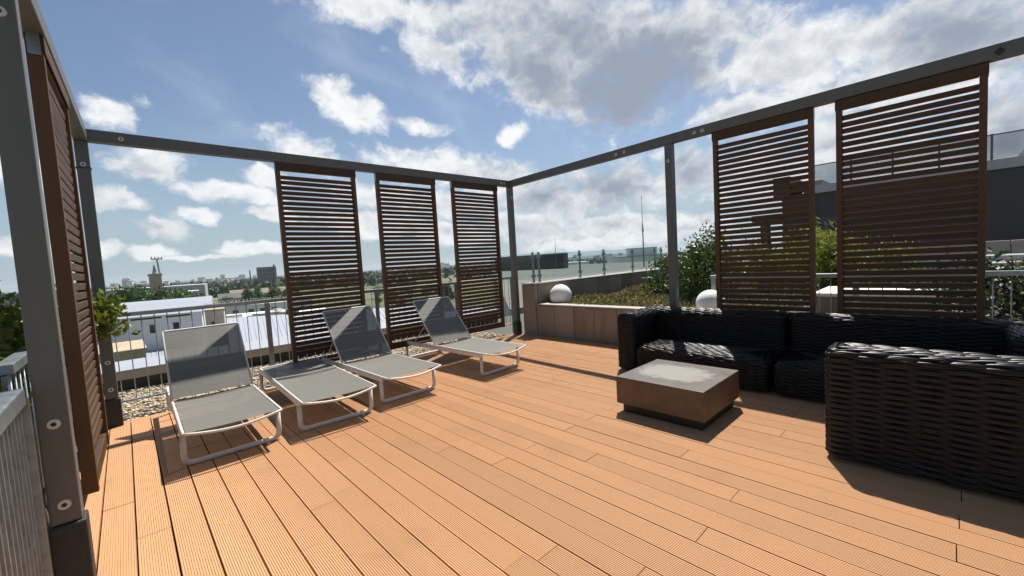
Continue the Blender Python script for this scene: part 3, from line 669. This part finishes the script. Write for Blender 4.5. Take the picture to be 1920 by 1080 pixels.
# ------------------------------------------------------------------ buildings
def bld(name, label, px, D, w, d, z0, z1, wall, roofm=None, turn=0, roof='flat', wins=None, group=None, cat='building', rh=1.5):
    """box building whose front faces the terrace; wins: list of (x0,x1,z0,z1) on its front"""
    p = atd(px, 500, D); t = thing(name, label, cat, (p.x, p.y, z0), math.atan2(p.y, p.x)-math.pi/2+R(turn), group); h = z1-z0
    box(-w/2, w/2, 0, d, 0, h).build('wall', wall, t)
    if roof == 'flat': box(-w/2-.15, w/2+.15, -.15, d+.15, h+.002, h+.3).build('roof', roofm or wall, t)
    elif roof == 'gable':
        e = .3; MB().add([(-w/2-e, -e, h), (w/2+e, -e, h), (w/2+e, d+e, h), (-w/2-e, d+e, h), (-w/2-e, d/2, h+rh), (w/2+e, d/2, h+rh)], [(0, 1, 5, 4), (2, 3, 4, 5), (0, 4, 3), (1, 2, 5), (3, 2, 1, 0)]).build('roof', roofm or wall, t)
    elif roof == 'barrel':
        mb = MB(); n = 12; v = []
        for xx in (-w/2-.2, w/2+.2):
            for i in range(n+1): a = math.pi*i/n; v.append((xx, d/2-d/2*1.02*math.cos(a), h+rh*math.sin(a)))
        mb.add(v, [(i, i+1, n+2+i, n+1+i) for i in range(n)] + [tuple(range(n+1)), tuple(range(2*n+1, n, -1))]); mb.build('roof', roofm or wall, t, smooth=False)
    for (a, b, c, e) in (wins or []):
        f = MB().box(a-.08, b+.08, -.06, -.002, c-.08, e+.08).build('window', wall, t); MB().box(a, b, -.075, -.062, c, e).build('pane', 'pane', f)
    return t
G = GROUND
# lower roofs right below the terrace
def roof_block(name, label, quad, z, wall, roofm, seams=0, drop=7, cat='roof'):
    """flat or low pitched roof whose four corners are points of the roof plane (near left, near right, far right, far left)"""
    q = [onz(x, y, z) for x, y in quad]; t = thing(name, label, cat, (q[0].x, q[0].y, z)); o = q[0].copy(); L = [p-o for p in q]
    MB().add([tuple(p) for p in L] + [(p.x, p.y, -drop) for p in L], [(3, 2, 1, 0)][:0] + [(0, 1, 5, 4), (1, 2, 6, 5), (2, 3, 7, 6), (3, 0, 4, 7), (0, 1, 2, 3)]).build('wall', wall, t)
    MB().add([(p.x, p.y, .02) for p in L] + [(p.x, p.y, .16) for p in L], [(0, 1, 5, 4), (1, 2, 6, 5), (2, 3, 7, 6), (3, 0, 4, 7), (3, 2, 1, 0), (4, 5, 6, 7)]).build('roof_sheet', roofm, t)
    for k in range(seams):
        u_ = (k+.5)/seams; a = L[0].lerp(L[1], u_); b = L[3].lerp(L[2], u_); MB().sweep([a+Vector((0, 0, .2)), b+Vector((0, 0, .2))], rrect(.07, .09)).build('seam', roofm, t)
    return t
roof_block('metal_roof', 'wide white standing seam metal roof below the railing', [(432, 668), (900, 640), (820, 572), (425, 598)], -7, 'cream_wall', 'white_metal', 46)
roof_block('metal_roof', 'small white standing seam roof in front of the white gabled house', [(236, 690), (400, 668), (380, 638), (252, 645)], -7, 'cream_wall', 'white_metal', 16)
bld('gabled_house', 'white house with two small windows beside the small seamed roof', 288, 66, 8.2, 9, -12, -2.6, 'white_paint', 'white_metal', -6, 'gable', [(-1.0, -.4, 7.3, 8.3), (1.2, 1.8, 7.3, 8.3), (-2.6, .2, 9.0, 9.2), (.6, 3.0, 9.0, 9.2)], rh=.9)
bld('barrel_roof_hall', 'long hall with a white barrel roof behind the white gabled house', 282, 88, 14.5, 13, -14, -3.3, 'white_paint', 'white_metal', -6, 'barrel', rh=1.6)
bld('beige_house', 'beige house with arched dark doors beyond the railing', 362, 84, 6.8, 8, -13, -3.9, 'cream_wall', 'tan_wall', -4, 'flat', [(-2.2, -1.2, 5.8, 8.2), (.2, .7, 6.0, 7.2), (1.6, 2.2, 5.8, 7.4)])
bld('tan_shed', 'tan flat roofed shed low down beside the corner of the small seamed roof', 203, 52, 3.6, 8, -14, -5.0, 'tan_wall', 'tan_wall', 0, 'flat')
bld('yard_slab', 'cluttered white flat roof yard behind the wide seamed roof', 465, 118, 34, 26, -15, -9.4, 'white_paint', 'white_paint', -4, 'flat')
for k, (px, D, w, h, m_, nm) in enumerate([(430, 124, 3, 1.2, 'grey_wall', 'grey ventilation box at the left of the cluttered white roof'), (468, 121, 2.4, .9, 'brown_roof', 'brown crate on the cluttered white roof'), (492, 120, 5.2, 1.3, 'tan_wall', 'tan stack of boards on the cluttered white roof'), (512, 126, 2, 1.6, 'white_paint', 'white ventilation box on the cluttered white roof'), (533, 119, 4.0, 1.2, 'tan_wall', 'tan pallets beside the white ventilation box'), (448, 119, 4.5, .5, 'grey_roof', 'grey flat hatch on the cluttered white roof'), (538, 98, 1.6, 1.0, 'pane', 'dark skylight box on the wide seamed roof')]):
    p = atd(px, 500, D); t_ = thing('roof_box', nm, 'box', (p.x, p.y, -9.09 if D > 100 else -6.83), R(random.uniform(0, 60))); box(-w/2, w/2, -w/3, w/3, 0, h).build('body', m_, t_, bevel=.05); box(-w/2-.05, w/2+.05, -w/3-.05, w/3+.05, h+.002, h+.08).build('cover', 'grey_wall', t_)
sgn = bld('white_office', 'long white building with square dark windows and roof lettering', 470, 172, 37, 14, -18, -8.6, 'white_paint', 'white_paint', -5, 'flat', [(-6.6, -4.9, 6.5, 8.1), (-2.0, -.3, 6.5, 8.1), (1.6, 3.3, 6.5, 8.1), (5.2, 6.9, 6.5, 8.1), (14.5, 15.6, 5.8, 7.6)])
fc = bpy.data.curves.new('lettering', 'FONT'); fc.body = 'SAJNSPORN 4 LITEHYM SIKAN'; fc.size = 2.7; fc.extrude = .08
fo = bpy.data.objects.new('tmp', fc); COL.objects.link(fo); dg = bpy.context.evaluated_depsgraph_get(); lm = bpy.data.meshes.new_from_object(fo.evaluated_get(dg)); bpy.data.objects.remove(fo)
lm.materials.clear(); lm.materials.append(M['sign_white']); xs = [v.co.x for v in lm.vertices]; sc_ = 25.5/(max(xs)-min(xs))
lo = put('lettering', lm, sgn, (-14.5, -.1, 9.95), (R(90), 0, 0)); lo.scale = (sc_, 1.0, 1)
for k in range(9): box(-14+k*3.0, -13.9+k*3.0, 0, .1, 9.7, 10.1).build('sign_leg', 'grey_steel', sgn)
bld('blue_container', 'blue shipping container beside the long white building', 547, 150, 3.2, 6, -18, -10.4, 'dark_block', None, 0, 'flat')
# tan tower with an antenna mast
tw = atd(291, 520, 265); tower = thing('brick_tower', 'tan tower with forked antenna mast beyond the railing', 'tower', (tw.x, tw.y, G), R(20))
box(-1.8, 1.8, -1.8, 1.8, 0, 22.5).build('shaft', 'tan_wall', tower); box(-2.1, 2.1, -2.1, 2.1, 22.5, 23.6).build('gallery', 'tan_wall', tower); MB().cone((0, 0, 23.6), (0, 0, 28.0), 1.1, .2, 8).build('spire', 'grey_wall', tower)
MB().cone((2.0, 0, 23.6), (1.4, 0, 30.5), .45, .35, 8).build('mast', 'grey_wall', tower); MB().box(-1.0, 3.6, -.4, .4, 30.5, 31.0).build('cross_arm', 'grey_wall', tower)
for x_ in (-.8, .6, 2.0, 3.3): MB().box(x_, x_+.3, -.2, .2, 31.0, 31.9).build('aerial', 'grey_wall', tower)
bld('stadium_hall', 'long low hall with a bright white roof edge by the tan tower', 262, 430, 78, 40, G, -2.5, 'grey_wall', 'white_paint', -8, 'flat', [(-38, 38, 6.5, 8.2)])
bld('low_terminal', 'low grey hall with dark window band right of the tan tower', 312, 380, 34, 20, G, -6.5, 'grey_wall', 'white_paint', 0, 'flat', [(-16, 16, 6.8, 8.6)])
bld('brown_barracks', 'long brown roofed low building in front of the trees below the skyline', 490, 400, 46, 14, G, -12.5, 'tan_wall', 'brown_roof', 4, 'gable', [(-20+k*5, -18+k*5, 1.5, 3.5) for k in range(8)], rh=4)
bld('brown_barracks', 'shorter brown roofed low building left of the long one', 445, 360, 26, 12, G, -13.2, 'tan_wall', 'grey_roof', 4, 'gable', [(-10+k*5, -8.4+k*5, 1.5, 3.2) for k in range(5)], rh=3.6)
bld('dark_tower_block', 'large dark grey apartment block on the skyline beside a chimney', 501, 900, 29, 22, G, 18, 'dark_block', 'dark_block', 10, 'flat', [(-12+k*5, -9.5+k*5, 4+8*j, 8+8*j) for k in range(5) for j in range(4)])
for px, yt, D, lab in ((515, 497, 900, 'tall dark chimney beside the dark apartment block'), (469, 508, 900, 'thin far chimney left of the dark apartment block')):
    p = atd(px, 515, D); z1_ = atd(px, yt, D).z; c_ = thing('chimney', lab, 'chimney', (p.x, p.y, G)); MB().cone((0, 0, 0), (0, 0, z1_-G), 2.2 if px > 500 else 1.3, 1.6 if px > 500 else .9, 12).build('stack', 'dark_block', c_); MB().cone((0, 0, z1_-G), (0, 0, z1_-G+1), 1.9 if px > 500 else 1.1, 1.9 if px > 500 else 1.1, 12).build('rim', 'dark_block', c_)
# field and trees
tag(MB().add([tuple(onz(x, y, G+.02)) for x, y in ((300, 566), (425, 560), (400, 543), (330, 546))], [(0, 1, 2, 3)]).build('field', 'field_grass'), kind='structure')
tag(MB().add([tuple(onz(x, y, G+.04)) for x, y in ((340, 556), (400, 551), (400, 550), (340, 554.5))], [(0, 1, 2, 3)]).build('path', 'pale_earth'), kind='structure')
# right-hand view: low buildings and antenna field behind the flat roof
bld('white_depot', 'white flat depot behind the flat grey roof beside the louvred enclosure', 1076, 190, 14, 18, G, -.9, 'white_paint', 'white_paint', 6, 'flat')
bld('white_depot', 'small white depot just right of the louvred enclosure', 1068, 150, 6, 8, G, -1.6, 'grey_wall', 'white_paint', 6, 'flat')
bld('tan_depot', 'tan low building with white canopy beyond the glass posts', 1128, 120, 9, 12, G, -1.9, 'cream_wall', 'tan_wall', 6, 'flat')
bld('white_warehouse', 'long white warehouse with stepped roof behind the glass panes', 1192, 135, 17, 22, G, .55, 'white_paint', 'white_metal', 4, 'flat')
bld('white_warehouse', 'tall white box on the long warehouse behind the antenna mast', 1205, 138, 9, 14, G, 3.0, 'white_paint', 'white_metal', 4, 'flat')
bld('grey_warehouse', 'grey warehouse with pale roof behind the leafy shrub', 1262, 160, 16, 20, G, -.6, 'grey_wall', 'white_metal', 0, 'flat')

# distant pale buildings on the skyline
proto = None
for k in range(64):
    px = random.choice([random.uniform(345, 545), random.uniform(400, 480), random.uniform(690, 860), random.uniform(1060, 1170), random.uniform(200, 330)])
    D = random.uniform(1100, 2200); p = atd(px, 500, D)
    if proto is None:
        proto = thing('distant_house', 'small cream gabled house among trees on the far skyline', 'building', (p.x, p.y, G), 0, 'distant cream gabled houses')
        box(-6, 6, -5, 5, 0, 16).build('wall', 'cream_wall', proto); MB().add([(-6.4, -5.4, 16), (6.4, -5.4, 16), (6.4, 5.4, 16), (-6.4, 5.4, 16), (-6.4, 0, 19), (6.4, 0, 19)], [(0, 1, 5, 4), (2, 3, 4, 5), (0, 4, 3), (1, 2, 5), (3, 2, 1, 0)]).build('roof', 'brown_roof', proto)
        proto2 = [box(-6, 6, -5, 5, 0, 16).mesh('wall', 'white_paint'), box(-6.2, 6.2, -5.2, 5.2, 16, 16.8).mesh('roof', 'grey_roof')]; o = proto
    else: o = copy_tree(proto)
    if k % 3 and k:
        o['label'] = 'small white flat roofed block among trees on the far skyline'; o['group'] = 'distant white flat roofed blocks'
        for ch, me in zip(sorted(o.children, key=lambda q: q.name.startswith('roof')), proto2): ch.data = me
    o.location = (p.x, p.y, G); o.rotation_euler.z = random.uniform(0, 3); s_ = random.uniform(.7, 1.25); o.scale = (s_*random.uniform(.8, 1.8), s_, s_*random.uniform(.75, 1.2)*(D/1700+.35))
# trees
def tree_proto(h, w, n, m_, seed):
    g = np.random.default_rng(seed); t = thing('tree', '', 'tree'); c = ell(16, w*.5*.8, w*.5*.8, h*.32, h*.60, seed, .35)
    tr = MB().cone((0, 0, -.3), (0, 0, h*.5), h*.028, h*.016, 7)
    for q in c[:7]: tr.cone((0, 0, h*random.uniform(.25, .45)), tuple(q), h*.012, h*.004, 5)
    tr.build('trunk', 'bark', t); leaves('crown', blob_points(n, c, w*.11, seed), h*.052, m_, .75, parent=t); return t
protos = [tree_proto(9, 7, 2000, 'leaf_tree', 61), tree_proto(12, 7.5, 2200, 'leaf_tree', 62), tree_proto(7, 6, 1800, 'leaf_tree_light', 63)]
first = [True]*3
KIND = ['rounded dark green tree ', 'tall dark green tree ', 'light green rounded tree ']
def tree(px, D, k, s_, area='beyond the lower roofs'):
    o = protos[k] if first[k] else copy_tree(protos[k]); first[k] = False
    p = atd(px, 500, D); o.location = (p.x, p.y, G); o.rotation_euler.z = random.uniform(0, 6.28); o.scale = (s_*random.uniform(.85, 1.2), s_*random.uniform(.85, 1.2), s_)
    tag(o, KIND[k] + area, 'tree', 'trees ' + area)
for k in range(58): tree(random.choice([random.uniform(205, 276), random.uniform(304, 345)]), random.uniform(160, 250), random.choice([0, 0, 1, 2]), random.uniform(1.1, 1.5), 'behind the white barrel roof hall')
for k in range(14): tree(random.uniform(325, 425), random.uniform(215, 250), random.choice([0, 0, 2]), random.uniform(.75, 1.05), 'along the edge of the green field')
for k in range(26): tree(random.uniform(415, 560), random.uniform(230, 330), random.choice([0, 2, 2, 1]), random.uniform(.9, 1.3), 'around the brown roofed low buildings')
for k in range(24): tree(random.uniform(0, 140), random.uniform(160, 420), random.choice([0, 1, 2]), random.uniform(.8, 1.2), 'beyond the metal cabinet and near post')
for k in range(22): tree(random.uniform(690, 870), random.uniform(180, 420), random.choice([0, 1, 2]), random.uniform(.7, 1.0), 'seen between the back slatted screens')
for k in range(20): tree(random.uniform(1060, 1330), random.uniform(220, 420), random.choice([0, 1]), random.uniform(.9, 1.5), 'beyond the flat grey roof')
# wooded middle distance: one mass
N = 30000; px = RNG.uniform(-150, 1420, N); D = 520*np.exp(RNG.uniform(0, 1.75, N)); pts = np.zeros((N, 3))
for i in range(N):
    d = ray(px[i], 500); hd = math.hypot(d.x, d.y); pts[i] = (d.x/hd*D[i], d.y/hd*D[i], 0)
cell = np.sin(pts[:, 0]*.031+np.sin(pts[:, 1]*.017)*2)*np.sin(pts[:, 1]*.027+1.3) + .35*np.sin(pts[:, 0]*.11)*np.sin(pts[:, 1]*.12)
keep = (cell > -.15) | (D > 1300); pts = pts[keep]; D = D[keep]; pts[:, 2] = G + RNG.uniform(0, 11, len(pts))*(.7+.3*np.sin(pts[:, 0]*.05)) 
v_ = leaves('distant_wood', pts, 7.0, 'leaf_far', .8, upbias=.5); tag(v_, 'wooded belt of trees in the distance below the skyline', 'wood', kind='stuff')
# hills on the horizon
mb = MB(); n = 160; v = []; f = []
for ring, (D0, hh) in enumerate(((2600, 0), (3600, 22), (5200, 48), (7600, 70))):
    for i in range(n+1):
        a = R(-40 + 150*i/n); e = (.45+.55*math.sin(a*3.1+.6*ring)**2)*(.6+.4*math.sin(a*11+ring*2)); z_ = G + hh*max(.15, e)*(.35+.65*min(1, max(0, (a-R(10))/R(50))))
        v.append((math.sin(a)*D0, math.cos(a)*D0, z_ if ring else G-.5))
for ring in range(3):
    for i in range(n): b = ring*(n+1)+i; f.append((b, b+1, b+n+2, b+n+1))
tag(mb.add(v, f).build('hills', 'hill', smooth=True), kind='structure')

# ------------------------------------------------------------------ dark neighbouring building to the right, roof garden furniture
db = thing('dark_building', 'dark brown building with a fenced roof terrace behind the right hand screens', 'building', (22, 0, 0))
box(0, 14, -14, 5.3, -17.9, 3.50).build('wall', 'dark_facade', db)
for k in range(16):
    box(-.035 - .004*(k % 2), -.001, 5.25-(k+1)*1.2+.008, 5.25-k*1.2-.008, -3.0, 2.13 if 0 < k < 2 else 3.49).build('facade_panel', 'dark_facade', db, bevel=.004)
box(-.12, 14.1, -14.1, 4.2, 3.502, 3.84).build('parapet', 'grey_wall', db)
box(-.03, .0, 2.6, 4.9, 2.15, 2.45).build('window_band', 'pane', db)
box(-.2, 2.4, 5.32, 6.5, 2.52, 2.80).build('canopy', 'dark_facade', db); box(0, .5, 5.9, 6.2, .0, 2.518).build('canopy_post', 'dark_facade', db)
box(.3, 2.6, 5.06, 5.72, 3.505, 4.45).build('chimney_block', 'dark_facade', db)
box(.5, 5, 3.9, 5.0, 3.845, 4.10).build('roof_step', 'dark_facade', db)
for k in range(14):
    y_ = 4.1-k*1.25; MB().box(-.06, 0, y_-.03, y_+.03, 3.842, 4.72).build('fence_post', 'grey_steel', db)
box(-.045, -.015, -13.9, 4.15, 4.66, 4.70).build('fence_rail', 'grey_steel', db)
m_ = bpy.data.materials.new('fence_mesh'); m_.use_nodes = True; t = NT(m_.node_tree); tp = t.node('ShaderNodeBsdfTransparent'); mx = t.node('ShaderNodeMixShader'); mx.inputs[0].default_value = .62
t.n['Principled BSDF'].inputs['Base Color'].default_value = (.30, .31, .32, 1); t.l.new(t.n['Principled BSDF'].outputs[0], mx.inputs[1]); t.l.new(tp.outputs[0], mx.inputs[2]); t.l.new(mx.outputs[0], t.n['Material Output'].inputs[0]); M['fence_mesh'] = m_
box(-.034, -.026, -13.9, 4.12, 3.86, 4.658).build('fence_mesh', 'fence_mesh', db)
tent = thing('roof_canopy', 'pale pitched canopy on the roof terrace of the dark building', 'canopy', (27, -4.6, 3.9))
MB().add([(-2.6, -2.8, .5), (2.6, -2.8, .5), (2.6, 2.8, .5), (-2.6, 2.8, .5), (0, 0, 2.4)], [(0, 1, 4), (1, 2, 4), (2, 3, 4), (3, 0, 4), (3, 2, 1, 0)]).build('roof_cloth', 'grey_wall', tent)
for a_ in (-2.4, 2.4):
    for b_ in (-2.6, 2.6): MB().cone((a_, b_, -.4), (a_, b_, .5), .06, .06, 8).build('pole', 'grey_steel', tent)
lw = thing('low_wall', 'beige low panel wall at the foot of the dark building', 'wall', (14.2, 0, 0))
y_ = 2.0
while y_ > -9: box(0, .15, y_-.95, y_-.01, -.15, 1.17).build('panel', 'fascia', lw, bevel=.01); y_ -= .96
terr2 = tag(box(11.05, 21.9, -14, 5.0, -3.2, .35).build('roof_garden_slab', 'grey_roof'), kind='structure')
for k, (x_, z_) in enumerate(((12.0, .93), (11.3, .82))):
    w_ = thing('roof_duct', ('upper', 'lower')[k] + ' long white roof duct in front of the beige low wall', 'duct', (x_, 0, .35))
    box(0, .55, -8, .9, z_-.35-.10, z_-.35).build('casing', 'white_metal', w_, bevel=.02)
    for yy in (-7, -5, -3, -1, .5): box(.2, .3, yy, yy+.1, 0, z_-.452).build('support', 'grey_steel', w_)
sk = thing('skylight_slab', 'low white skylight slab on a concrete base behind the railing', 'skylight', (6.35, .12, .38))
box(.04, 1.0, .04, 1.06, 0, .30).build('base', 'concrete', sk); box(0, 1.04, 0, 1.1, .302, .345).build('cover', 'white_paint', sk, bevel=.006)

# ------------------------------------------------------------------ the air
hz = box(-9600, 9600, -9600, 9600, GROUND-2.5, 95).build('haze', None); tag(hz, 'thin bluish summer haze over the far land', 'haze', kind='stuff')
hm = bpy.data.materials.new('haze'); hm.use_nodes = True; t = NT(hm.node_tree); t.n.remove(t.n['Principled BSDF'])
pv = t.node('ShaderNodeVolumePrincipled'); pv.inputs['Color'].default_value = (.80, .88, .95, 1); pv.inputs['Density'].default_value = .00009; pv.inputs['Anisotropy'].default_value = .2
t.l.new(pv.outputs[0], t.n['Material Output'].inputs['Volume']); hz.data.materials.append(hm)
